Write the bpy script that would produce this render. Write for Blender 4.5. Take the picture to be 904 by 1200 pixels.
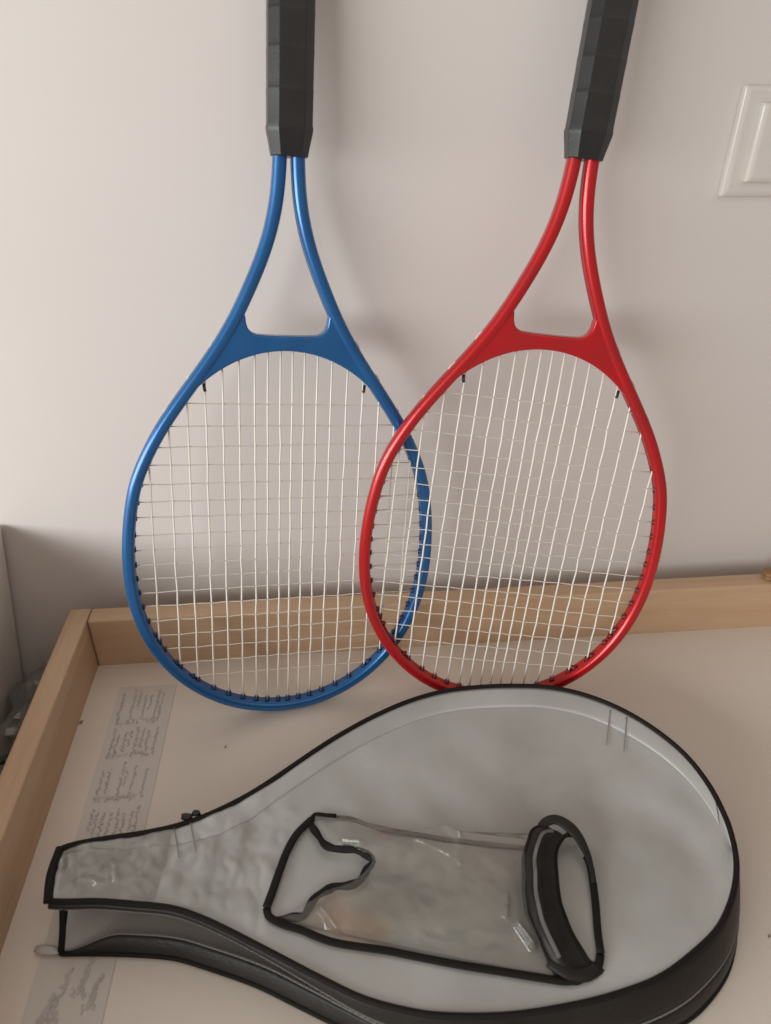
import bpy, bmesh, math, random
from mathutils import Vector, Matrix, noise
random.seed(7)
for o in list(bpy.data.objects): bpy.data.objects.remove(o)
S = bpy.context.scene
COL = S.collection
R = math.radians

# ------------------------------------------------------------ camera
cam = bpy.data.cameras.new('camera'); co = bpy.data.objects.new('camera', cam); COL.objects.link(co)
cr, cu, cf = Vector((.99492,-.0953,.0099)), Vector((.0433,.5263,.8492)), Vector((.0851,.8448,-.5282))
cf.normalize(); cr = cf.cross(Vector((0,0,1))).normalized(); cu = cr.cross(cf)
rho = .01016
cr2 = cr*math.cos(rho)+cu*math.sin(rho); cu2 = -cr*math.sin(rho)+cu*math.cos(rho)
m = Matrix((( cr2.x,cu2.x,-cf.x,0),(cr2.y,cu2.y,-cf.y,0),(cr2.z,cu2.z,-cf.z,.50753),(0,0,0,1)))
co.matrix_world = m
cam.sensor_fit = 'HORIZONTAL'; cam.sensor_width = 36; cam.lens = 36*854.0/904
cam.clip_start = .01; cam.clip_end = 50
cam.dof.use_dof = True; cam.dof.focus_distance = .60; cam.dof.aperture_fstop = 9
S.camera = co
# ------------------------------------------------------------ light
w = bpy.data.worlds.new('World'); S.world = w; w.use_nodes = True
bg = w.node_tree.nodes['Background']; bg.inputs[0].default_value = (1.0,.90,.83,1); bg.inputs[1].default_value = .235
def area(name, loc, target, sx, sy, power, color):
    l = bpy.data.lights.new(name, 'AREA'); l.shape = 'RECTANGLE'; l.size = sx; l.size_y = sy
    l.energy = power; l.color = color
    o = bpy.data.objects.new(name, l); COL.objects.link(o); o.location = loc
    o.rotation_euler = (Vector(target)-Vector(loc)).to_track_quat('-Z','Y').to_euler()
    return o
area('window_light', (-1.62,-.72,.60), (0,.55,.10), 2.2, .62, 41, (.97,.985,.98))
area('room_fill', (.5,-1.2,2.0), (0,.4,0), 2.4, 1.6, 7, (1.0,.86,.76))
S.view_settings.view_transform = 'Standard'; S.view_settings.look = 'None'
S.view_settings.exposure = 0.2; S.view_settings.gamma = 1
S.render.engine = 'CYCLES'; S.cycles.max_bounces = 8; S.cycles.transparent_max_bounces = 16
try: S.cycles.use_denoising = True
except Exception: pass

# ------------------------------------------------------------ materials
def mat(name, color, rough=.5, metal=0, coat=0, noise_scale=None, noise_amt=.0, bump=0, bump_scale=200, color2=None, spec=.5, stretch=None, detail=4, coat_rough=.1, sheen=0):
    M = bpy.data.materials.new(name); M.use_nodes = True
    N = M.node_tree.nodes; L = M.node_tree.links; b = N['Principled BSDF']
    b.inputs['Base Color'].default_value = (*color,1); b.inputs['Roughness'].default_value = rough
    b.inputs['Metallic'].default_value = metal; b.inputs['Coat Weight'].default_value = coat
    b.inputs['Coat Roughness'].default_value = coat_rough
    b.inputs['Specular IOR Level'].default_value = spec
    b.inputs['Sheen Weight'].default_value = sheen
    tc = N.new('ShaderNodeTexCoord'); vec = tc.outputs['Object']
    if stretch:
        mp = N.new('ShaderNodeMapping'); mp.inputs['Scale'].default_value = stretch; L.new(vec, mp.inputs[0]); vec = mp.outputs[0]
    if noise_scale:
        n = N.new('ShaderNodeTexNoise'); n.inputs['Scale'].default_value = noise_scale; n.inputs['Detail'].default_value = detail
        L.new(vec, n.inputs['Vector'])
        cr = N.new('ShaderNodeValToRGB'); cr.color_ramp.elements[0].position = .3; cr.color_ramp.elements[1].position = .7
        c2 = color2 or tuple(c*(1-noise_amt) for c in color)
        cr.color_ramp.elements[0].color = (*color,1); cr.color_ramp.elements[1].color = (*c2,1)
        L.new(n.outputs['Fac'], cr.inputs[0]); L.new(cr.outputs[0], b.inputs['Base Color'])
        r = N.new('ShaderNodeMapRange'); r.inputs['To Min'].default_value = max(0,rough-.06); r.inputs['To Max'].default_value = rough+.08
        L.new(n.outputs['Fac'], r.inputs['Value']); L.new(r.outputs[0], b.inputs['Roughness'])
    if bump:
        n2 = N.new('ShaderNodeTexNoise'); n2.inputs['Scale'].default_value = bump_scale; n2.inputs['Detail'].default_value = 3
        L.new(vec, n2.inputs['Vector'])
        bp = N.new('ShaderNodeBump'); bp.inputs['Strength'].default_value = bump; bp.inputs['Distance'].default_value = .001
        L.new(n2.outputs['Fac'], bp.inputs['Height']); L.new(bp.outputs[0], b.inputs['Normal'])
    return M
M = {}
M['wall'] = mat('wall_paint', (.70,.655,.625), .75, noise_scale=3, color2=(.68,.63,.60), bump=.07, bump_scale=260)
M['desk'] = mat('dresser_top', (.36,.33,.29), .5, noise_scale=6, noise_amt=.12)
M['white_board'] = mat('melamine_board', (.73,.66,.58), .34, noise_scale=5, color2=(.70,.62,.535), bump=.15, bump_scale=120)
M['blue'] = mat('blue_paint', (.018,.138,.37), .30, metal=.4, coat=.45, noise_scale=30, color2=(.011,.105,.31), coat_rough=.12)
M['red'] = mat('red_paint', (.57,.008,.013), .30, metal=.35, coat=.45, noise_scale=30, color2=(.43,.014,.016), coat_rough=.12)
M['blue_dark'] = mat('blue_grommet', (.010,.028,.085), .45)
M['red_dark'] = mat('red_grommet', (.13,.008,.010), .45)
M['string'] = mat('nylon_string', (.63,.585,.51), .32, spec=.5)
M['string_main'] = mat('bright_nylon_string', (.84,.80,.72), .3, spec=.5)
M['grip'] = mat('black_grip', (.020,.019,.019), .34, noise_scale=28, color2=(.011,.0105,.0105), spec=.5, bump=.07, bump_scale=900)
M['black'] = mat('black_plastic', (.016,.015,.014), .4)
M['binding'] = mat('black_binding', (.009,.007,.006), .6, spec=.22, bump=.5, bump_scale=1500)
M['gusset'] = mat('black_vinyl', (.015,.013,.012), .42, noise_scale=40, color2=(.022,.019,.016), bump=.35, bump_scale=300, spec=.25)
M['zip'] = mat('zipper_teeth', (.20,.195,.185), .35)
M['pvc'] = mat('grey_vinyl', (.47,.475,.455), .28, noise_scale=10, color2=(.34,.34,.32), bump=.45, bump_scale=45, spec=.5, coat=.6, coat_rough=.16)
M['pvc_hem'] = mat('pale_vinyl_hem', (.50,.505,.49), .30, noise_scale=12, color2=(.39,.39,.375), bump=.3, bump_scale=70, coat=.4, coat_rough=.15)
M['pvc_in'] = mat('vinyl_lining', (.62,.61,.59), .25, noise_scale=18, color2=(.46,.45,.43), bump=.3, bump_scale=60)
M['seam'] = mat('seam_thread', (.24,.235,.225), .6)
M['switch'] = mat('switch_plastic', (.68,.64,.60), .25, coat=.3)
M['box'] = mat('box_cloth', (.80,.75,.70), .85, noise_scale=14, color2=(.72,.67,.62), bump=.8, bump_scale=400)
M['leaf'] = mat('leaf_green', (.03,.055,.025), .5, noise_scale=60, color2=(.055,.08,.03))
M['paper'] = mat('label_film', (.58,.535,.49), .35, noise_scale=25, color2=(.62,.57,.51))
M['ink'] = mat('label_ink', (.43,.405,.385), .6, noise_scale=60, color2=(.54,.50,.46))
M['knob'] = mat('turned_knob_wood', (.30,.16,.055), .45, noise_scale=40, color2=(.22,.11,.04))
M['dirt'] = mat('speck', (.25,.19,.15), .8)

def tint_spot(Mx, c, rad, col):
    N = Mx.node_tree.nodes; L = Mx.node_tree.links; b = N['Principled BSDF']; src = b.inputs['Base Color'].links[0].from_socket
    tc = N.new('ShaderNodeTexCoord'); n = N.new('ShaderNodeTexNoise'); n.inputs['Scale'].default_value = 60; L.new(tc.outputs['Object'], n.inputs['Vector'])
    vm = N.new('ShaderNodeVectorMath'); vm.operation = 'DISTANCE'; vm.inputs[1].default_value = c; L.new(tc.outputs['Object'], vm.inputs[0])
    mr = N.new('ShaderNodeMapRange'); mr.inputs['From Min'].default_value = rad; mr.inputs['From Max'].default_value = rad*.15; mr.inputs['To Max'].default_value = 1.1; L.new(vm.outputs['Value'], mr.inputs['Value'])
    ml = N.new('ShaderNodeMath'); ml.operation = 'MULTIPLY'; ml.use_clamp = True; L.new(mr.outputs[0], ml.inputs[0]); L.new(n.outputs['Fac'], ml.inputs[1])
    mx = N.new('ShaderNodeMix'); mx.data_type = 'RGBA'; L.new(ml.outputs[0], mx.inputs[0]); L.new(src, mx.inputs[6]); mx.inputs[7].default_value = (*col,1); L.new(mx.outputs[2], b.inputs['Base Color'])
tint_spot(M['pvc'], (-.002,.266,.034), .026, (.40,.20,.07))  # orange-brown tint under the pocket, mixed into the panel colour
tint_spot(M['pvc'], (.018,.253,.034), .020, (.38,.22,.10))
def wood(name, along):
    Mx = bpy.data.materials.new(name); Mx.use_nodes = True
    N = Mx.node_tree.nodes; L = Mx.node_tree.links; b = N['Principled BSDF']
    tc = N.new('ShaderNodeTexCoord'); mp = N.new('ShaderNodeMapping')
    mp.inputs['Scale'].default_value = (1.2,14,14) if along == 'x' else (14,1.2,14)
    L.new(tc.outputs['Object'], mp.inputs[0])
    n = N.new('ShaderNodeTexNoise'); n.inputs['Scale'].default_value = 3.0; n.inputs['Detail'].default_value = 6; n.inputs['Distortion'].default_value = .8
    L.new(mp.outputs[0], n.inputs['Vector'])
    n2 = N.new('ShaderNodeTexNoise'); n2.inputs['Scale'].default_value = 26; n2.inputs['Detail'].default_value = 3
    L.new(mp.outputs[0], n2.inputs['Vector'])
    mx = N.new('ShaderNodeMix'); mx.data_type = 'FLOAT'; mx.inputs[0].default_value = .3
    L.new(n.outputs['Fac'], mx.inputs[2]); L.new(n2.outputs['Fac'], mx.inputs[3])
    cr = N.new('ShaderNodeValToRGB')
    cr.color_ramp.elements[0].position = .32; cr.color_ramp.elements[0].color = (.49,.315,.185,1)
    cr.color_ramp.elements[1].position = .68; cr.color_ramp.elements[1].color = (.59,.41,.265,1)
    L.new(mx.outputs[0], cr.inputs[0]); L.new(cr.outputs[0], b.inputs['Base Color'])
    b.inputs['Roughness'].default_value = .5
    bp = N.new('ShaderNodeBump'); bp.inputs['Strength'].default_value = .25; bp.inputs['Distance'].default_value = .001
    L.new(n2.outputs['Fac'], bp.inputs['Height']); L.new(bp.outputs[0], b.inputs['Normal'])
    return Mx
M['wood_x'] = wood('pine_along_x','x'); M['wood_y'] = wood('pine_along_y','y')

def clear_film(name, tint, base=.06, gain=.9, rough=.08, haze=.12, bump=.5, bscale=60, hazecol=(.5,.47,.42)):
    Mx = bpy.data.materials.new(name); Mx.use_nodes = True
    N = Mx.node_tree.nodes; L = Mx.node_tree.links; N.remove(N['Principled BSDF']); out = N['Material Output']
    tr = N.new('ShaderNodeBsdfTransparent'); tr.inputs[0].default_value = (*tint,1)
    df = N.new('ShaderNodeBsdfDiffuse'); df.inputs[0].default_value = (*hazecol,1)
    gl = N.new('ShaderNodeBsdfGlossy'); gl.inputs['Roughness'].default_value = rough
    fr = N.new('ShaderNodeFresnel'); fr.inputs[0].default_value = 1.5
    tc = N.new('ShaderNodeTexCoord'); n = N.new('ShaderNodeTexNoise'); n.inputs['Scale'].default_value = bscale; n.inputs['Detail'].default_value = 2
    L.new(tc.outputs['Object'], n.inputs['Vector'])
    bp = N.new('ShaderNodeBump'); bp.inputs['Strength'].default_value = bump; bp.inputs['Distance'].default_value = .002
    L.new(n.outputs['Fac'], bp.inputs['Height'])
    for s in (gl, fr): L.new(bp.outputs[0], s.inputs['Normal'])
    m1 = N.new('ShaderNodeMixShader'); m1.inputs[0].default_value = haze
    L.new(tr.outputs[0], m1.inputs[1]); L.new(df.outputs[0], m1.inputs[2])
    ml = N.new('ShaderNodeMath'); ml.operation = 'MULTIPLY_ADD'; ml.inputs[1].default_value = gain; ml.inputs[2].default_value = base; ml.use_clamp = True
    L.new(fr.outputs[0], ml.inputs[0])
    m2 = N.new('ShaderNodeMixShader'); L.new(ml.outputs[0], m2.inputs[0]); L.new(m1.outputs[0], m2.inputs[1]); L.new(gl.outputs[0], m2.inputs[2])
    L.new(m2.outputs[0], out.inputs[0])
    return Mx
M['film'] = clear_film('clear_pocket_vinyl', (.997,.99,.97), base=0.0, gain=.9, haze=.08, rough=.06, bump=.12, bscale=45, hazecol=(.80,.76,.66))
M['film_clear'] = clear_film('clear_sleeve_vinyl', (.985,.975,.96), base=0, gain=.6, haze=.14, rough=.07, bump=.12, bscale=60, hazecol=(.80,.79,.76))
M['film_bag'] = clear_film('plastic_bag_film', (.72,.74,.70), haze=.45, rough=.2, hazecol=(.36,.37,.33))

# ------------------------------------------------------------ helpers
def mesh_obj(name, verts, faces, material, parent=None, smooth=False):
    me = bpy.data.meshes.new(name); me.from_pydata([tuple(v) for v in verts], [], faces); me.update()
    if smooth:
        for p in me.polygons: p.use_smooth = True
    if material: me.materials.append(material)
    o = bpy.data.objects.new(name, me); COL.objects.link(o)
    if parent: o.parent = parent
    return o
def fix_normals(o):
    bm = bmesh.new(); bm.from_mesh(o.data); bmesh.ops.recalc_face_normals(bm, faces=bm.faces); bm.to_mesh(o.data); bm.free(); return o
def bevel(o, wd, seg=2, ang=40):
    b = o.modifiers.new('bevel','BEVEL'); b.width = wd; b.segments = seg; b.limit_method = 'ANGLE'; b.angle_limit = R(ang)
    for p in o.data.polygons: p.use_smooth = True
    wn = o.modifiers.new('wn','WEIGHTED_NORMAL'); wn.keep_sharp = True
    return o
def box(name, x0,x1,y0,y1,z0,z1, material, parent=None, bw=.0015, off=None):
    v = [(x,y,z) for x in (x0,x1) for y in (y0,y1) for z in (z0,z1)]
    f = [(0,1,3,2),(4,6,7,5),(0,4,5,1),(2,3,7,6),(0,2,6,4),(1,5,7,3)]
    o = mesh_obj(name, v, f, material, parent)
    if bw: bevel(o, bw)
    return o
def tag(o, label=None, cat=None, group=None, kind=None):
    if label: o['label'] = label
    if cat: o['category'] = cat
    if group: o['group'] = group
    if kind: o['kind'] = kind
    return o
def empty(name, loc=(0,0,0)):
    o = bpy.data.objects.new(name, None); o.location = loc; o.empty_display_size = .02; COL.objects.link(o); return o
def cr_spline(P, n, closed=False):
    """Catmull-Rom through P, n samples evenly spaced by length"""
    P = [Vector(p) for p in P]; out = []
    N_ = len(P); segs = N_ if closed else N_-1
    for i in range(segs):
        if closed: a,b,c,d = P[(i-1)%N_],P[i],P[(i+1)%N_],P[(i+2)%N_]
        else: a,b,c,d = P[max(i-1,0)],P[i],P[i+1],P[min(i+2,N_-1)]
        # centripetal-ish tangents
        for k in range(12):
            t = k/12
            out.append(.5*((2*b)+(c-a)*t+(2*a-5*b+4*c-d)*t*t+(3*b-a-3*c+d)*t**3))
    out.append(P[0].copy() if closed else P[-1].copy())
    L = [0]
    for i in range(1,len(out)): L.append(L[-1]+(out[i]-out[i-1]).length)
    res = []; j = 0; cnt = n if not closed else n
    for k in range(cnt):
        s = L[-1]*k/(n-1 if not closed else n)
        while j < len(L)-2 and L[j+1] < s: j += 1
        t = (s-L[j])/max(L[j+1]-L[j],1e-12)
        res.append(out[j].lerp(out[j+1], min(max(t,0),1)))
    return res
def sweep_data(path, profile, up=None, closed=False, cap=True, scale=None):
    """profile: list of (a,b); a along side = tangent x up, b along up"""
    V = []; F = []; n = len(path); k = len(profile)
    prev = None
    for i,p in enumerate(path):
        if closed: t = path[(i+1)%n]-path[(i-1)%n]
        else: t = path[min(i+1,n-1)]-path[max(i-1,0)]
        t = t.normalized()
        if up is not None: u0 = Vector(up[i] if isinstance(up, list) else up)
        else: u0 = prev if prev is not None else (Vector((0,0,1)) if abs(t.z) < .9 else Vector((0,1,0)))
        side = t.cross(u0); 
        if side.length < 1e-6: side = Vector((1,0,0))
        side.normalize(); uu = side.cross(t).normalized(); prev = uu
        sc = scale[i] if scale else 1
        for a,b in profile: V.append(p+side*a*sc+uu*b*sc)
    rng = n if closed else n-1
    for i in range(rng):
        for j in range(k):
            a = i*k+j; b_ = i*k+(j+1)%k; c = ((i+1)%n)*k+(j+1)%k; d = ((i+1)%n)*k+j
            F.append((a,b_,c,d))
    if cap and not closed:
        F.append(tuple(range(k-1,-1,-1))); F.append(tuple((n-1)*k+j for j in range(k)))
    return V, F
def circ(r, k=8, ry=None, ex=1.0):
    ry = ry or r; out = []
    for j in range(k):
        a = 2*math.pi*j/k; c = math.cos(a); s = math.sin(a)
        out.append((math.copysign(abs(c)**ex, c)*r, math.copysign(abs(s)**ex, s)*ry))
    return out
def sweep(name, path, profile, material, parent=None, up=None, closed=False, smooth=True, scale=None):
    V,F = sweep_data([Vector(p) for p in path], profile, up, closed, scale=scale)
    return fix_normals(mesh_obj(name, V, F, material, parent, smooth))
class Joined:
    def __init__(s): s.V=[]; s.F=[]
    def add(s, V, F):
        b = len(s.V); s.V += list(V); s.F += [tuple(i+b for i in f) for f in F]
    def box(s, c, ax, ay, az):
        c = Vector(c); v = [c+ax*i+ay*j+az*k for i in (-1,1) for j in (-1,1) for k in (-1,1)]
        s.add(v, [(0,1,3,2),(4,6,7,5),(0,4,5,1),(2,3,7,6),(0,2,6,4),(1,5,7,3)])
    def build(s, name, material, parent=None, smooth=False): return mesh_obj(name, s.V, s.F, material, parent, smooth)

WALL_Y = .603
# ------------------------------------------------------------ setting
wl = box('wall', -2.2, 2.2, WALL_Y, WALL_Y+.1, -.75, 1.9, M['wall'], bw=0); tag(wl, kind='structure')
dk = box('dresser_top', -.75, .95, -.45, WALL_Y-.002, -.085, -.055, M['desk'], bw=.003); tag(dk, kind='structure')

# ------------------------------------------------------------ tray
X0, X1, Y0, Y1, T, H = -.2264, .66, -.23, .551, .0202, .0557
tray = empty('wooden_tray', ((X0+X1)/2,(Y0+Y1)/2,-.055))
tag(tray, 'shallow pale wooden tray with a white floor, both rackets and the cover lie in it', 'tray')
def under(o, par):
    o.parent = par; o.matrix_parent_inverse = Matrix.Translation(-Vector(par.location)); return o
def tboard(name, *a, **k): return under(box(name, *a, **k), tray)
tboard('rim_board', X0+.0004, X1+T, Y1, Y1+T, -.055, H, M['wood_x'], bw=.0022)      # back
tboard('rim_board', X0-T, X0, Y0, Y1+T, -.055, H+.0006, M['wood_y'], bw=.0022)       # left
tboard('rim_board', X1, X1+T, Y0, Y1-.0004, -.055, H+.0006, M['wood_y'], bw=.0022)
tboard('rim_board', X0-T, X1+T, Y0-T, Y0-.0004, -.055, H, M['wood_x'], bw=.0022)
tboard('floor_board', X0+.0002, X1-.0002, Y0, Y1-.0002, -.012, 0, M['white_board'], bw=0)
# label stuck to the floor board
lab = under(mesh_obj('warning_label', [(-.199,.2,.0002),(-.150,.2,.0002),(-.146,.518,.0002),(-.1985,.519,.0002),
      (-.199,.2,.0006),(-.150,.2,.0006),(-.146,.518,.0006),(-.1985,.519,.0006)],
      [(4,5,6,7),(0,1,5,4),(1,2,6,5),(2,3,7,6),(3,0,4,7)], M['paper']), tray)
lab['label'] = 'faded grey label strip with illegible small print'
ink = Joined(); rr = random.Random(3)
def stroke(x, y, l, wd, ang=0):
    ax = Vector((math.cos(ang),math.sin(ang),0))*wd/2; ay = Vector((-math.sin(ang),math.cos(ang),0))*l/2
    ink.box((x,y,.0008+rr.uniform(0,.00025)), ax, ay, Vector((0,0,.00012)))
blocks = [(.514,.473),(.468,.436),(.430,.393),(.387,.352)]
for (ya,yb) in blocks:
    for c in range(8):
        cx = -.192+.0052*c+rr.uniform(-.0008,.0008)
        if rr.random() < .12: continue
        y = ya - rr.uniform(0,.010)
        end = yb + (rr.uniform(0,.016) if rr.random() < .35 else 0)
        while y > end:
            l = rr.uniform(.0008,.0022)
            stroke(cx+rr.uniform(-.0009,.0009), y, l, rr.uniform(.0008,.0026), rr.uniform(-.25,.25))
            y -= l*rr.uniform(.9,1.7)
    for k in range(38):
        stroke(rr.uniform(-.193,-.158), yb+rr.uniform(-.001,.004), rr.uniform(.001,.003), .0008, rr.uniform(-.5,.5))
for (sx,sy,L_) in ((-.181,.252,.026),(-.168,.262,.022),(-.160,.250,.018),(-.187,.243,.014)):
    for k in range(26):
        t = k/26; stroke(sx+.004*t+rr.uniform(-.0015,.0015), sy-.5*L_+L_*t, .0022, .0016, rr.uniform(-1.0,.3))
    for k in range(10): stroke(sx+rr.uniform(-.004,.004), sy-.6*L_+rr.uniform(-.003,.003), .003, .001, rr.uniform(-1,1))
io = under(ink.build('label_print', M['ink']), lab) if False else ink.build('label_print', M['ink'])
io.parent = lab; io.matrix_parent_inverse = Matrix.Identity(4)
io['kind'] = 'stuff'
lab.matrix_parent_inverse = Matrix.Translation(-Vector(tray.location))
# floor specks
sp = Joined()
for (x,y,s) in ((-.093,.439,.0006),(-.2240,.478,.0012),(.291,.243,.0006)):
    sp.box((x,y,.0006), Vector((s,.0003,0)), Vector((0,s*1.3,0)), Vector((0,0,.0005)))
so = under(sp.build('dirt_speck', M['dirt']), tray); so['kind'] = 'stuff'

# knob at the back right of the tray
def lathe(name, prof, material, parent=None, k=20):
    V=[];F=[]
    for r,z in prof:
        for j in range(k): V.append((r*math.cos(2*math.pi*j/k), r*math.sin(2*math.pi*j/k), z))
    for i in range(len(prof)-1):
        for j in range(k): F.append((i*k+j,i*k+(j+1)%k,(i+1)*k+(j+1)%k,(i+1)*k+j))
    F.append(tuple(range(k-1,-1,-1))); F.append(tuple((len(prof)-1)*k+j for j in range(k)))
    return mesh_obj(name, V, F, material, parent, True)
kn = lathe('wooden_knob', [(.010,0),(.0105,.004),(.007,.008),(.008,.010),(.012,.013),(.0135,.017),(.011,.0205),(.005,.0222),(.001,.0225)], M['knob'])
kn.location = (.4555,.562,.0557); kn.scale = (.62,.62,.42)
kn.name = 'knob'; under(kn, tray); kn['label'] = 'small brown turned wooden knob on the back rim'

# ------------------------------------------------------------ light switch
sw = empty('light_switch', (.366, WALL_Y, .455))
tag(sw, 'white square light switch on the wall, cut by the right edge', 'light switch')
def plate(name, hx, hz, d0, d1, inset, material, par):
    V=[]
    for (d,i) in ((d0,0),(d1-.0015,0),(d1,inset)):
        for sx,sz in ((-1,-1),(1,-1),(1,1),(-1,1)): V.append((sx*(hx-i),-d,sz*(hz-i)))
    F=[(3,2,1,0),(8,9,10,11)]
    for l in (0,4):
        for j in range(4): F.append((l+j,l+(j+1)%4,l+4+(j+1)%4,l+4+j))
    o = fix_normals(mesh_obj(name,V,F,material,par)); bevel(o,.0012,3,20); return o
plate('cover_frame', .0405, .0385, .0003, .0075, .004, M['switch'], sw)
plate('rocker', .0265, .0275, .0070, .0135, .0035, M['switch'], sw)

# ------------------------------------------------------------ box at left
V=[]
for (z,xr,xl,yb,yf) in ((-.055,-.324,-.70,.597,.06),(.137,-.298,-.73,.600,.04)):
    V += [(xl,yf,z),(xr,yf,z),(xr,yb,z),(xl,yb,z)]
sb = fix_normals(mesh_obj('storage_box', V, [(3,2,1,0),(4,5,6,7),(0,1,5,4),(1,2,6,5),(2,3,7,6),(3,0,4,7)], M['box']))
bevel(sb,.004,3)
tag(sb, 'pale grey cloth box against the wall, cut by the left edge', 'box')

# crumpled plastic bag and greenery in the gap
def blob(name, c, r, material, amp, sc, seed, sub=4):
    bm = bmesh.new(); bmesh.ops.create_icosphere(bm, subdivisions=sub, radius=1)
    for v in bm.verts:
        n = noise.noise(v.co*sc+Vector((seed,0,0)))+.5*noise.noise(v.co*sc*2.3+Vector((0,seed,0)))
        q = v.co*(1+amp*n); v.co = Vector((q.x*r[0],q.y*r[1],max(q.z*r[2],-c[2]-.0545)))
    me = bpy.data.meshes.new(name); bm.to_mesh(me); bm.free(); me.materials.append(material)
    o = bpy.data.objects.new(name, me); COL.objects.link(o); o.location = c; return o
pb = blob('plastic_bag', (-.283,.535,-.038), (.026,.050,.020), M['film_bag'], .55, 2.2, 4.)
tag(pb, 'crumpled grey green plastic bag outside the left tray rim', 'plastic bag')
pl = empty('leafy_sprig', (-.288,.455,-.0545)); tag(pl, 'dark green leafy sprig beside the left tray rim', 'plant')
rl = random.Random(5)
V,F = sweep_data([Vector((0,-.06,.004)),Vector((.004,-.02,.010)),Vector((0,.02,.012)),Vector((-.003,.055,.012))], circ(.0012,6)); mesh_obj('stem',V,F,M['leaf'],pl,True)
lm = None
for i in range(34):
    l = .016
    if lm is None:
        vs = []; n = 6
        for k in range(n+1):
            t=k/n; wv=.0034*math.sin(math.pi*min(t*1.05,1))**.8+.0001
            vs += [(-wv,l*t,.002*math.sin(t*3)),(0,l*t,.002*math.sin(t*3)-.0008),(wv,l*t,.002*math.sin(t*3))]
        fs=[]
        for k in range(n):
            fs += [(3*k,3*k+1,3*k+4,3*k+3),(3*k+1,3*k+2,3*k+5,3*k+4)]
        lf = mesh_obj('leaf', vs, fs, M['leaf'], pl, True); lm = lf.data
    else:
        lf = bpy.data.objects.new('leaf', lm); COL.objects.link(lf); lf.parent = pl
    lf.location = (rl.uniform(-.010,.012), -.06+.12*i/34, .008+rl.uniform(0,.012))
    lf.rotation_euler = (rl.uniform(-.2,.9), rl.uniform(-.6,.6), rl.uniform(-2.6,2.6))

# ------------------------------------------------------------ rackets
SI = [.135006,-.024922,.0203683,-.00143026,.00098214,.00052278,-.00013183]
SO = [.147389,-.0249065,.0238467,.00074625,.00253561,.00165232,.00085862]
V0 = .19766
def ser(c,ph): return sum(a*math.cos(k*ph) for k,a in enumerate(c))
def pol(r,ph): return Vector((r*math.sin(ph),0,V0+r*math.cos(ph)))
DY = -.0030   # the tube's lowest point sits on the tray floor (z=0 locally)
def rin(u_abs):
    """top and bottom v of the inner opening at |u|"""
    pts = [pol(ser(SI,math.radians(a*.5)), math.radians(a*.5)) for a in range(0,361)]
    top=bot=None
    for a,b in zip(pts,pts[1:]):
        if (a.x-u_abs)*(b.x-u_abs) <= 0 and a.x != b.x:
            z = a.z+(b.z-a.z)*(u_abs-a.x)/(b.x-a.x)
            if top is None: top = z
            bot = z
    return top,bot
def rside(v):
    """half width of the inner opening at height v"""
    pts = [pol(ser(SI,math.radians(a*.5)), math.radians(a*.5)) for a in range(0,361)]
    for a,b in zip(pts,pts[1:]):
        if (a.z-v)*(b.z-v) <= 0 and a.z != b.z: return a.x+(b.x-a.x)*(v-a.z)/(b.z-a.z)
    return 0
MAINS = [.0046,.0140,.0241,.0353,.0478,.0603,.0738,.0878,.1040]
CROSS = [.2866,.2699,.2540,.2382,.2235,.2092,.1955,.1820,.1687,.1556,.1432,.1305,.1172,.1033,.0895,.0755,.0612,.0465]
SH = [(.0060,.470),(.0061,.460),(.0072,.440),(.0102,.4205),(.0160,.400),(.0247,.3785),(.0366,.3530),(.0432,.3410),(.0583,.3180),(.0670,.3062),(.0758,.2940),(.0868,.2785),(.0980,.2610),(.1072,.2425)]
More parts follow.
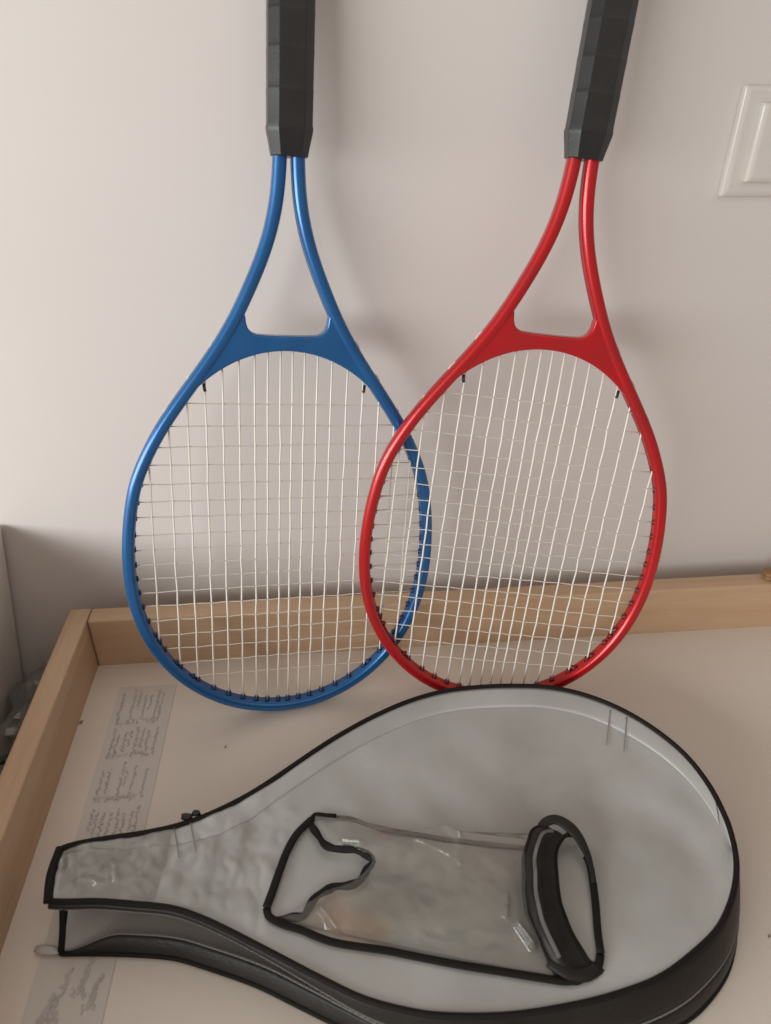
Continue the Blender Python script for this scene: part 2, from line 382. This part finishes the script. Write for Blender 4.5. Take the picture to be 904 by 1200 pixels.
def racket(name, label, U, Vv, tip, paint, grom, seed):
    rg = random.Random(seed)
    root = empty(name); tag(root, label, 'tennis racket', 'tennis rackets leaning on the wall')
    U = Vector(U).normalized(); Z = Vector(Vv).normalized(); Y = Z.cross(U).normalized(); U = Y.cross(Z)
    root.matrix_world = Matrix(((U.x,Y.x,Z.x,tip[0]),(U.y,Y.y,Z.y,tip[1]),(U.z,Y.z,Z.z,tip[2]),(0,0,0,1)))
    # frame tube
    right = [Vector((u,0,v)) for u,v in SH]
    for a in range(74,181,5):
        ph = math.radians(a); right.append(pol(.5*(ser(SI,ph)+ser(SO,ph)), ph))
    left = [Vector((-p.x,0,p.z)) for p in right[:-1]]
    path = cr_spline(right + left[::-1], 260)
    for it in range(14): path = [path[0]]+[(path[i-1]+path[i]*2+path[i+1])/4 for i in range(1,len(path)-1)]+[path[-1]]
    prof = [(a*.0050, b*.0067) for a,b in circ(1,20,1,.72)]
    # groove running round the outer side
    prof = [((a-.0012 if (a > .0040 and abs(b) < .0012) else a), b) for a,b in prof]
    fr = sweep('frame', path, prof, paint, root, up=Vector((0,-1,0)))
    # bridge
    poly = []
    for a in range(-34,35,2):
        ph = math.radians(a); p = pol(ser(SI,ph), ph); poly.append((p.x,p.z))
    poly += [(.0735,.2985),(.0620,.3130),(.0480,.3350),(.0360,.3560)]
    fil = [(.0318,.3575),(.0306,.3520),(.0301,.3475),(.0286,.3435),(.0262,.3412),(.0225,.3398),(.0150,.3394),(.007,.3392)]
    poly += fil + [(0,.3392)] + [(-u,v) for u,v in fil[::-1]] + [(-.0360,.3560),(-.0480,.3350),(-.0620,.3130),(-.0735,.2985)]
    n = len(poly); hd = .0050
    vv = [(u,-hd,v) for u,v in poly]+[(u,hd,v) for u,v in poly]
    ff = [tuple(range(n)), tuple(range(2*n-1,n-1,-1))]+[(i,n+i,n+(i+1)%n,(i+1)%n) for i in range(n)]
    bridge = fix_normals(mesh_obj('bridge', vv, ff, paint, root)); bevel(bridge,.0016,3,30)
    # tie-off plugs
    for s in (-1,1):
        V,F = sweep_data([Vector((s*.0615,-.0006,.3025)),Vector((s*.0612,-.0010,.2985)),Vector((s*.0606,-.0012,.2965))], circ(.0012,8)); 
        fix_normals(mesh_obj('tie_off_plug', V, F, M['black'], root, True))
    # strings: every main and cross is its own piece
    def strg(pts, rad=.00070):
        jit = [p+Vector((rg.uniform(-.00012,.00012),0,rg.uniform(-.00012,.00012))) for p in pts]
        V,F = sweep_data(jit, circ(rad,6)); fix_normals(mesh_obj('string', V, F, M['string_main' if rad > .0006 else 'string'], root, True))
    gr = Joined()
    mains = sorted([s*u for u in MAINS for s in (-1,1)])
    for i,u in enumerate(mains):
        top,bot = rin(abs(u)); uu = u+rg.uniform(-.0004,.0004)
        pts = [Vector((uu,0,top+.004))]
        for j,v in enumerate(CROSS):
            if bot+.002 < v < top-.002: pts.append(Vector((uu+rg.uniform(-.0003,.0003), (.0006 if (i+j)%2 else -.0006), v)))
        pts.append(Vector((uu,0,bot-.004))); strg(pts)
        for v,d in ((top,-1),(bot,1)):
            if v == top and abs(u) < .07: continue
            V,F = sweep_data([Vector((uu,0,v-d*.004)),Vector((uu,0,v+d*.0008))], circ(.0021,8,.0026)); gr.add(V,F)
    for j,v in enumerate(CROSS):
        hw = rside(v); vz = v+rg.uniform(-.0004,.0004)
        sl = rg.uniform(-.0012,.0012)
        pts = [Vector((-hw-.004,0,vz-sl))]
        for i,u in enumerate(mains):
            if abs(u) < hw-.002: pts.append(Vector((u, (-.0006 if (i+j)%2 else .0006), vz+sl*u/.12)))
        pts.append(Vector((hw+.004,0,vz+sl))); strg(pts, .00046)
        for s in (-1,1):
            V,F = sweep_data([Vector((s*(hw+.004),0,vz)),Vector((s*(hw-.0008),0,vz))], circ(.0023,8,.0026)); gr.add(V,F)
    g = gr.build('grommet_strip', grom, root, True); g['kind'] = 'stuff'
    # string loops lying in the outer groove at the shoulders
    lp = Joined()
    for s in (-1,1):
        for (a,b) in ((.300,.312),(.322,.336),(.274,.286)):
            q = [p for p in path if p.x*s > 0 and a <= p.z <= b]
            if len(q) > 2:
                nrm = Vector((s*.83,0,.55)).normalized()
                V,F = sweep_data([q[0]+nrm*.0035]+[p+nrm*.0052 for p in q[1:-1]]+[q[-1]+nrm*.0035], circ(.0007,6)); lp.add(V,F)
    l_ = lp.build('outer_string_loops', M['string'], root, True); l_['kind'] = 'stuff'
    # grip: octagonal, tapered collar, ridges of the wrap
    def octa(hx,hy,c): return [(hx,-hy+c),(hx,hy-c),(hx-c,hy),(-hx+c,hy),(-hx,hy-c),(-hx,-hy+c),(-hx+c,-hy),(hx-c,-hy)]
    V=[];F=[]
    ks = [(.4600,.78,.76),(.4604,.82,.80),(.4670,.90,.88),(.4745,1.0,1.0),(.4775,1.03,1.03),(.4800,1.0,1.0)]
    z = .50
    while z < .63:
        ks += [(z-.006,.999,.999),(z-.001,1.008,1.008),(z+.0006,1.007,1.007),(z+.0016,.996,.996),(z+.006,1.0,1.0)]; z += rg.uniform(.018,.034)
    ks += [(.640,1.02,1.02),(.646,1.10,1.10),(.652,1.16,1.16),(.658,1.16,1.16),(.661,1.08,1.08)]
    for zz,sx,sy in ks:
        for a,b in octa(.0151,.0135,.0066): V.append((a*sx+.0002,b*sy,zz))
    for i in range(len(ks)-1):
        for j in range(8): F.append((i*8+j,i*8+(j+1)%8,(i+1)*8+(j+1)%8,(i+1)*8+j))
    F.append(tuple(range(7,-1,-1))); F.append(tuple((len(ks)-1)*8+j for j in range(8)))
    gp = fix_normals(mesh_obj('grip', V, F, M['grip'], root)); bevel(gp,.0030,3,25)
    # small lip of the collar at the mouth
    return root
racket('tennis_racket', 'blue tennis racket with black grip, upside down behind the red one', (.98674,.13275,-.09339), (.06887,.17857,.98151), (-.04493,.4778,-.0022), M['blue'], M['blue_dark'], 11)
racket('tennis_racket', 'red tennis racket with black grip, upside down in front of the blue one', (.99017,-.09956,-.09822), (.11388,.1663,.97948), (.13951,.47198,-.0022), M['red'], M['red_dark'], 12)

# ------------------------------------------------------------ racket cover
ZT = .038
UP = [(-.1935,.326),(-.182,.3295),(-.160,.332),(-.136,.334),(-.113,.338),(-.090,.346),(-.066,.3585),(-.045,.373),(-.016,.395),(.007,.411),(.036,.428),(.067,.442),(.098,.4505),(.129,.453),(.159,.452),(.189,.448),(.216,.438),(.241,.421),(.262,.398),(.278,.369),(.2845,.338),(.2835,.308),(.279,.288)]
LO = [(-.1895,.289),(-.177,.2875),(-.157,.286),(-.133,.282),(-.110,.2775),(-.091,.270),(-.072,.260),(-.053,.249),(-.036,.239),(-.013,.2255),(.011,.2125),(.035,.204),(.058,.199),(.096,.196),(.137,.198),(.167,.2022),(.191,.208),(.214,.218),(.238,.2315),(.254,.246),(.266,.261),(.274,.275),(.279,.288)]
NS = 340
def bump_(t,c,wd): return math.exp(-((t-c)/wd)**2)
up2 = cr_spline([Vector((x,y,ZT)) for x,y in UP], NS); lo2 = cr_spline([Vector((x,y,ZT)) for x,y in LO], NS)
BN = [(-.186,.274),(-.153,.271),(-.113,.265),(-.090,.257),(-.056,.243),(-.029,.2285),(-.003,.2145),(.025,.201),(.060,.190),(.100,.184),(.140,.184),(.175,.188),(.208,.197),(.227,.206),(.249,.222),(.265,.242),(.274,.260),(.280,.278),(.283,.290)]
lb2 = cr_spline([Vector((x,y,.0026)) for x,y in BN], NS)
cover = empty('racket_cover', (.05,.32,0)); tag(cover, 'grey vinyl racket cover with black piping and clear pocket, unzipped at the narrow end', 'racket cover')
def cpart(o): o.parent = cover; o.matrix_parent_inverse = Matrix.Translation(-Vector(cover.location)); return o
def ridge(x,y,a,b,h,wd):
    ax,ay=a; bx,by=b; dx,dy=bx-ax,by-ay; L2=dx*dx+dy*dy
    q=((x-ax)*dx+(y-ay)*dy)/L2; qc=max(0,min(1,q)); d=math.hypot(x-ax-dx*qc,y-ay-dy*qc)
    return h*math.exp(-(d/wd)**2)
RT=[((-.184,.319),(-.180,.309),.0045,.0032),((-.152,.308),(-.149,.298),.0030,.0025),((-.172,.300),(-.160,.296),.002,.003),((-.135,.300),(-.128,.312),.0018,.003)]
def ztop(x,y,t):
    """height of the top sheet; t 0..1 from far edge to near edge"""
    s = math.sin(math.pi*t)
    v = Vector((x*9,y*9,0)); v2 = Vector((x*30,y*24,3.1))
    wide = min(1,max(0,(x+.08)/.12))
    z = ZT - .0065*s*wide + .0036*noise.noise(v)*s + .0024*noise.noise(v2)*s
    # crumples of the narrow handle end
    k = max(0,1-max(0,x+.07)/.05) if x > -.07 else 1
    z += k*s**.5*(.0046*noise.noise(Vector((x*60,y*45,7)))+.0028*abs(noise.noise(Vector((x*95,y*80,1)))))
    if x < -.11:
        for q in RT: z += ridge(x,y,*q)
    return z
# top panel: grid between the far and near edge
NT = 64; V=[];F=[]
def toppt(i,t,lift=0):
    p = up2[i].lerp(lo2[i],t); return Vector((p.x,p.y,ztop(p.x,p.y,t)+lift))
for i in range(NS):
    for j in range(NT+1): V.append(toppt(i,j/NT))
for i in range(NS-1):
    for j in range(NT):
        a=i*(NT+1)+j; F.append((a,a+1,a+NT+2,a+NT+1))
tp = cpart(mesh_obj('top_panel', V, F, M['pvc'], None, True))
sd = tp.modifiers.new('thick','SOLIDIFY'); sd.thickness=.0006; sd.offset=-1
# hem band seen along the far and right edge
def band_pts(i, d0, d1, n, near=False):
    w_ = (up2[i]-lo2[i]).length; out=[]
    for k in range(n+1):
        d = d0+(d1-d0)*k/n; t = min(d/max(w_,1e-6), .5); out.append(toppt(i, 1-t if near else t, .0004+.0005*math.sin(math.pi*k/n)))
    return out
V=[];F=[];n=6
rows=[band_pts(i,.0015,.006+.017*min(1,max(0,(i-12)/52)),n) for i in range(12,NS-22)]
rows += [[(p) for p in r] for r in []]
for r in rows: V+=r
for i in range(len(rows)-1):
    for k in range(n):
        a=i*(n+1)+k; F.append((a,a+1,a+n+2,a+n+1))
hem = cpart(mesh_obj('hem_band', V, F, M['pvc_hem'], None, True)); sd=hem.modifiers.new('t','SOLIDIFY'); sd.thickness=.0003; sd.offset=-1
# clear crumpled sleeve of the narrow end
RH=[((-.186,.314),(-.178,.311),.0040,.0026),((-.181,.318),(-.174,.308),.0028,.0020),((-.156,.304),(-.148,.299),.0030,.0020),((-.146,.310),(-.137,.303),.0024,.0018),((-.168,.300),(-.156,.296),.0022,.0018),((-.126,.318),(-.114,.309),.0020,.0020)]
V=[];F=[];iA=3;iB=[i for i in range(NS) if up2[i].x<-.112][-1];nt=70
for i in range(iA,iB):
    for j in range(nt+1):
        t=.03+.94*j/nt; p=toppt(i,t); f=min(1,(i-iA)/5,(iB-1-i)/3)*math.sin(math.pi*j/nt)**.4
        z=.0006+f*(.0010+.0030*abs(noise.noise(Vector((p.x*75,p.y*60,9))))+.0012*noise.noise(Vector((p.x*170,p.y*150,2))))
        for q in RH: z+=f*ridge(p.x,p.y,*q)
        V.append(p+Vector((0,0,z)))
for i in range(iB-iA-1):
    for j in range(nt):
        a=i*(nt+1)+j; F.append((a,a+1,a+nt+2,a+nt+1))
cpart(mesh_obj('sleeve_window',V,F,M['film_clear'],None,True))
# seams
def surf(x,y,lift=.0006):
    return Vector((x,y,ZT-.0015+lift))
def near_surface(x,y,lift):
    best=None
    for i in range(0,NS):
        a,b=up2[i],lo2[i]; d=b-a; L2=d.length_squared
        if L2<1e-9: continue
        t=max(0,min(1,((Vector((x,y,ZT))-a).dot(d))/L2)); q=a.lerp(b,t); e=(q.x-x)**2+(q.y-y)**2
        if best is None or e<best[0]: best=(e,t)
    return Vector((x,y,ztop(x,y,best[1])+lift))
for (a,b) in (((-.116,.3365),(-.109,.312)),((-.105,.339),(-.098,.316)),((.2360,.4170),(.2215,.3840)),((.2470,.4080),(.2330,.3760))):
    pts=[near_surface(a[0]+(b[0]-a[0])*k/8,a[1]+(b[1]-a[1])*k/8,.0012) for k in range(9)]
    cpart(sweep('seam', pts, circ(.00035,6), M['seam']))
# perimeter loops: left end far corner -> far side -> right -> near side -> left end near corner
top_loop = up2 + lo2[-2::-1]
far_b = [Vector((p.x+.002*(1 if p.x>.2 else 0),p.y+.0015,.0026)) for p in up2]
for k in range(40):      # blend at the right tip
    i = NS-40+k; f = (k+1)/40; far_b[i] = far_b[i].lerp(lb2[-1], f*f*.5)
bot_loop = far_b + lb2[-2::-1]
bot_loop = [Vector((p.x,p.y,.0026)) for p in bot_loop]
# smooth bottom loop
for it in range(20):
    bot_loop = [bot_loop[0]]+[(bot_loop[i-1]+bot_loop[i]*2+bot_loop[i+1])/4 for i in range(1,len(bot_loop)-1)]+[bot_loop[-1]]
NLp = len(top_loop)
def openness(i):
    # 0 closed, 1 open; the near side opens toward the narrow end
    if i < NS: return 0
    x = top_loop[i].x
    t = (0.10-x)/.16; t = max(0,min(1,t)); return t*t*(3-2*t)
VU=[];VL=[];FU=[];FL=[];NK=5; zipU=[]; zipL=[]
ctr = Vector((.1,.33,0))
for i in range(NLp):
    T_=top_loop[i]; B_=bot_loop[i]; o_=openness(i)
    tg = (top_loop[min(i+1,NLp-1)]-top_loop[max(i-1,0)]); tg.z=0; tg.normalize(); outw = Vector((-tg.y,tg.x,0))
    Mid = T_.lerp(B_,.55)+outw*.0030+Vector((0,0,.0))
    if i>=NS: pass
    uE = Mid.lerp(T_+outw*.0020+Vector((0,0,-.0045)), o_); lE = (Mid+Vector((0,0,-.0006))).lerp(B_+outw*-.0070+Vector((0,0,.0120)), o_)
    if i >= NS:
        dr = max(0,min(1,(T_.x+.188)/.038)); dr = dr*dr*(3-2*dr)
        lE = (B_+Vector((.0005,.0010,.0016))).lerp(lE, max(dr, 1-o_))
    zipU.append(uE); zipL.append(lE)
    for k in range(NK+1):
        t=k/NK; b=math.sin(math.pi*t)*.0012
        VU.append(T_.lerp(uE,t)+outw*b); VL.append(B_.lerp(lE,t)+outw*b)
    if i:
        for k in range(NK):
            a=(i-1)*(NK+1)+k; f=(a,a+1,a+NK+2,a+NK+1); FU.append(f); FL.append(f)
for nm,VV,FF in (('upper_gusset',VU,FU),('lower_gusset',VL,FL)):
    g=cpart(mesh_obj(nm,VV,FF,M['gusset'],None,True)); sd=g.modifiers.new('t','SOLIDIFY'); sd.thickness=.0009; sd.offset=0
for nm,zz,off in (('upper_zipper',zipU,0),('lower_zipper',zipL,0)):
    pth = cr_spline(zz, 300); J=Joined()
    V_,F_=sweep_data(pth, circ(.0007,6)); J.add(V_,F_)
    for k in range(0,299):
        p=pth[k]; t=(pth[k+1]-p).normalized(); s_=t.cross(Vector((0,0,1))).normalized()
        J.box(p, t*.0005, s_*.0007, Vector((0,0,.0007)))
    z_=cpart(J.build(nm,M['zip'])); z_['kind']='stuff'
# bottom panel (its lining shows through the open end)
V=[];F=[]
b_up=bot_loop[:NS]; b_lo=bot_loop[NS-1:][::-1]
nb=min(len(b_up),len(b_lo))
for i in range(nb):
    for j in range(21):
        t=j/20; p=b_up[i].lerp(b_lo[i],t); V.append(Vector((p.x,p.y,.0026+.0012*math.sin(math.pi*t)*(1+noise.noise(Vector((p.x*25,p.y*25,0)))))))
for i in range(nb-1):
    for j in range(20):
        a=i*21+j; F.append((a,a+1,a+22,a+21))
bp_=cpart(mesh_obj('bottom_panel',V,F,M['pvc_in'],None,True)); sd=bp_.modifiers.new('t','SOLIDIFY'); sd.thickness=.0007; sd.offset=-1
# pipings
def cap_path(lst): return [Vector(p) for p in lst]
cpart(sweep('top_piping', [p+Vector((0,0,.0002)) for p in top_loop], circ(.0021,8), M['binding'], closed=True))
cpart(sweep('bottom_piping', bot_loop, circ(.0020,8), M['binding'], closed=True))
# binding round the narrow end: two lips, a strap down to the floor at the near corner
TL, TN = top_loop[0], top_loop[-1]; BL, BNr = bot_loop[0], bot_loop[-1]
def flat(wd,th): return [(-wd/2,-th/2),(wd/2,-th/2),(wd/2,th/2),(-wd/2,th/2)]
cpart(sweep('end_binding', cr_spline([TL+Vector((.001,.001,.001)),TL.lerp(TN,.5)+Vector((-.0015,0,.0015)),TN+Vector((0,-.001,.001))],12), [(a,b) for a,b in circ(.0030,10,.0020)], M['binding'], up=Vector((0,0,1))))
cpart(sweep('end_strap', cr_spline([TN+Vector((.0085,-.0005,-.001)),TN.lerp(BNr,.5)+Vector((.0055,-.001,0)),BNr+Vector((.001,.0,.002))],10), circ(.0022,8,.0012), M['binding'], up=Vector((0,-1,0))))
# zipper pull at the floor corner and stopper knob on the far piping
pu = cpart(sweep('zipper_pull', [Vector((-.186,.2745,.004)),Vector((-.192,.2760,.0036)),Vector((-.198,.2775,.003)),Vector((-.2035,.2785,.0026))], circ(.0030,8,.0010), M['pvc_in'], up=Vector((0,0,1)), scale=[.5,1,1.1,.7]))
for dx,s in ((0,1),(.0062,.8)):
    kb = cpart(blob('zipper_slider', (-.108+dx,.3435+dx*.4,ZT+.0015), (.0042*s,.0028*s,.0030*s), M['black'], .35, 3, dx*100+1, 2))

# ---- pocket on the top sheet
def pk(lst, z=None, n=None, lift=.002):
    out=[]
    for p in lst:
        if len(p)==3: out.append(Vector(p))
        else: out.append(near_surface(p[0],p[1],lift))
    return cr_spline(out, n or len(out)*5)
bandp = [(a,b) for a,b in circ(.0019,8,.0009)]
cpart(sweep('pocket_binding', pk([(-.0175,.3355),(-.023,.330),(-.029,.323),(-.035,.311),(-.040,.295),(-.045,.279),(-.0475,.271)],lift=.0028), [(a*1.5,b*1.2) for a,b in bandp], M['binding'], up=Vector((0,0,1))))
cpart(sweep('pocket_binding', pk([(-.0475,.271),(-.046,.2655),(-.041,.262),(-.035,.259),(-.024,.255),(-.014,.250),(-.001,.245),(.027,.239),(.041,.235),(.068,.227),(.095,.220),(.122,.213),(.134,.2105),(.145,.2115),(.154,.216),(.159,.224)]), [(a*1.35,b) for a,b in bandp], M['binding'], up=Vector((0,0,1))))
cpart(sweep('pocket_binding', pk([(.159,.224),(.162,.238),(.168,.259),(.173,.282),(.1725,.290)],lift=.0028), [(a*1.35,b*1.2) for a,b in bandp], M['binding'], up=Vector((0,0,1))))
tb = cpart(sweep('pocket_binding', pk([(-.0175,.3355),(-.015,.339),(-.007,.338),(0,.337)],lift=.0026), bandp, M['binding'], up=Vector((0,0,1))))
M['binding_pale'] = mat('hazed_brown_binding', (.155,.135,.115), .55, noise_scale=60, color2=(.24,.22,.20), bump=.4, bump_scale=900)  # binding behind the vinyl; the vinyl's haze is painted into this colour
tb2 = cpart(sweep('pocket_binding', pk([(0,.337),(.010,.3345),(.028,.327),(.067,.316),(.091,.311),(.130,.302),(.146,.299)],lift=.0008), [(a*.95,b*.5) for a,b in bandp], M['binding_pale'], up=Vector((0,0,1))))
tb2['label']='pale brown binding along the pocket top, vinyl haze painted in'
# wavy loose ribbon
wv = [(-.0185,.330,.0385),(-.013,.319,.040),(-.008,.311,.041),(-.001,.307,.042),(.007,.306,.0425),(.016,.303,.0425),(.0235,.296,.042),(.019,.2905,.041),(.014,.2835,.0405),(.006,.281,.040),(-.003,.281,.040),(-.010,.278,.0405),(-.016,.2745,.0405),(-.021,.268,.039),(-.024,.264,.039),(-.032,.264,.038),(-.042,.2635,.0365)]
wp = cr_spline(wv, 90)
ups=[Vector((.35*math.sin(i*.13),-.55+.3*math.sin(i*.21),1)).normalized() for i in range(90)]
cpart(sweep('pocket_ribbon', wp, [(a*1.5,b*.8) for a,b in bandp], M['binding'], up=ups, scale=[.8+.25*math.sin(i*.33)**2 for i in range(90)]))
# raised flap with the pocket zipper
A = cr_spline([Vector((x,y,z)) for x,y,z in [(.150,.3125,.040),(.139,.308,.044),(.132,.297,.046),(.126,.286,.046),(.123,.274,.046),(.120,.262,.046),(.119,.249,.045),(.1205,.239,.044),(.1235,.229,.042),(.127,.220,.039),(.130,.211,.036)]],50)
B = cr_spline([Vector((x,y,z)) for x,y,z in [(.173,.305,.038),(.164,.304,.042),(.156,.299,.042),(.150,.290,.041),(.1455,.272,.041),(.143,.257,.041),(.1435,.246,.041),(.1445,.238,.040),(.148,.227,.039),(.151,.220,.038),(.158,.215,.036)]],50)
V=[];F=[];n=10
crest=[]
for i in range(50):
    hh = .0065*math.sin(math.pi*(i+4)/56)
    for k in range(n+1):
        t=k/n; p=A[i].lerp(B[i],t); z=hh*1.15*[0,.62,.92,1,.80,.42,.16,.05,.12,.24,0][k]+.0016*noise.noise(Vector((i*.22,k*.45,2)))*math.sin(math.pi*t)
        q=p+Vector((-.001*math.sin(math.pi*t),-.0045*math.sin(math.pi*t),z)); V.append(q)
        if k==3: crest.append(q+Vector((-.0004,-.0003,.0009)))
for i in range(49):
    for k in range(n):
        a=i*(n+1)+k; F.append((a,a+1,a+n+2,a+n+1))
fl=cpart(mesh_obj('pocket_flap',V,F,M['gusset'],None,True)); sd=fl.modifiers.new('t','SOLIDIFY'); sd.thickness=.001; sd.offset=0
cpart(sweep('flap_binding', A, circ(.0016,8), M['binding'])); cpart(sweep('flap_binding', B, circ(.0015,8), M['binding']))
cpart(sweep('flap_binding', cr_spline([Vector(p) for p in [(.144,.309,.041),(.149,.3135,.043),(.157,.3145,.044),(.1645,.309,.0435),(.1695,.301,.042),(.172,.291,.040),(.1725,.282,.0385),(.171,.270,.037)]],40), circ(.0046,10,.0022), M['gusset'], up=Vector((0,0,1)), scale=[.55+.45*math.sin(math.pi*min(1,(i+2)/20)/2) if i<16 else .42+.58*max(0,1-(i-16)/16) for i in range(40)]))
J=Joined(); cz=cr_spline(crest,110)
for k in range(4,95):
    p=cz[k]; t=(cz[k+1]-p).normalized(); s_=t.cross(Vector((0,0,1))).normalized()
    J.box(p+Vector((0,0,.0003)), t*.00040, s_*.0011, Vector((0,0,.0006)))
zf=cpart(J.build('pocket_zipper',M['zip'])); zf['kind']='stuff'
# lower tail of the flap
cpart(sweep('flap_tail', cr_spline([Vector(p) for p in [(.126,.222,.040),(.131,.217,.041),(.137,.2135,.040),(.146,.213,.039),(.155,.217,.038)]],16), circ(.0042,8,.0020), M['gusset'], up=Vector((0,0,1))))
# clear sheet of the pocket: grid from the ribbon to the flap
Lc = cr_spline([Vector(p) for p in [(-.0165,.338,.0375),(-.004,.312,.042),(.012,.305,.043),(.0235,.296,.043),(.010,.283,.042),(-.012,.277,.041),(-.030,.266,.040),(-.044,.2650,.0372)]],110)
Rc = cr_spline([Vector(p) for p in [(.150,.3000,.040),(.138,.304,.045),(.131,.294,.047),(.124,.270,.048),(.119,.250,.047),(.121,.236,.046),(.124,.224,.041),(.130,.213,.037)]],110)
RP=[((.004,.311),(.016,.307),.0045,.0030),((.0765,.318),(.0845,.306),.0048,.0024),((.055,.305),(.076,.290),.0022,.0016),((.107,.259),(.104,.248),.0042,.0020),
    ((.110,.241),(.117,.230),.0045,.0022),((-.0125,.266),(-.001,.250),.0040,.0018),((.085,.304),(.080,.285),.0020,.0025),((.112,.275),(.100,.285),.0015,.003)]
V=[];F=[];nx=180;ny=110
for i in range(nx+1):
    s=i/nx
    for j in range(ny):
        p=Lc[j].lerp(Rc[j],s); t=j/(ny-1); e=math.sin(math.pi*t)*math.sin(math.pi*min(1,max(0,s)))
        z = p.z+.0035*e+.0035*e*noise.noise(Vector((p.x*24,p.y*24,0)))+.0022*math.sqrt(max(e,0))*abs(noise.noise(Vector((p.x*70+p.y*25,p.y*60,4))))
        for q in RP: z += 1.25*ridge(p.x,p.y,*q)
        z = max(z, .0355)
        V.append(Vector((p.x,p.y,z)))
for i in range(nx):
    for j in range(ny-1):
        a=i*ny+j; F.append((a,a+1,a+ny+1,a+ny))
cpart(mesh_obj('pocket_window',V,F,M['film'],None,True))
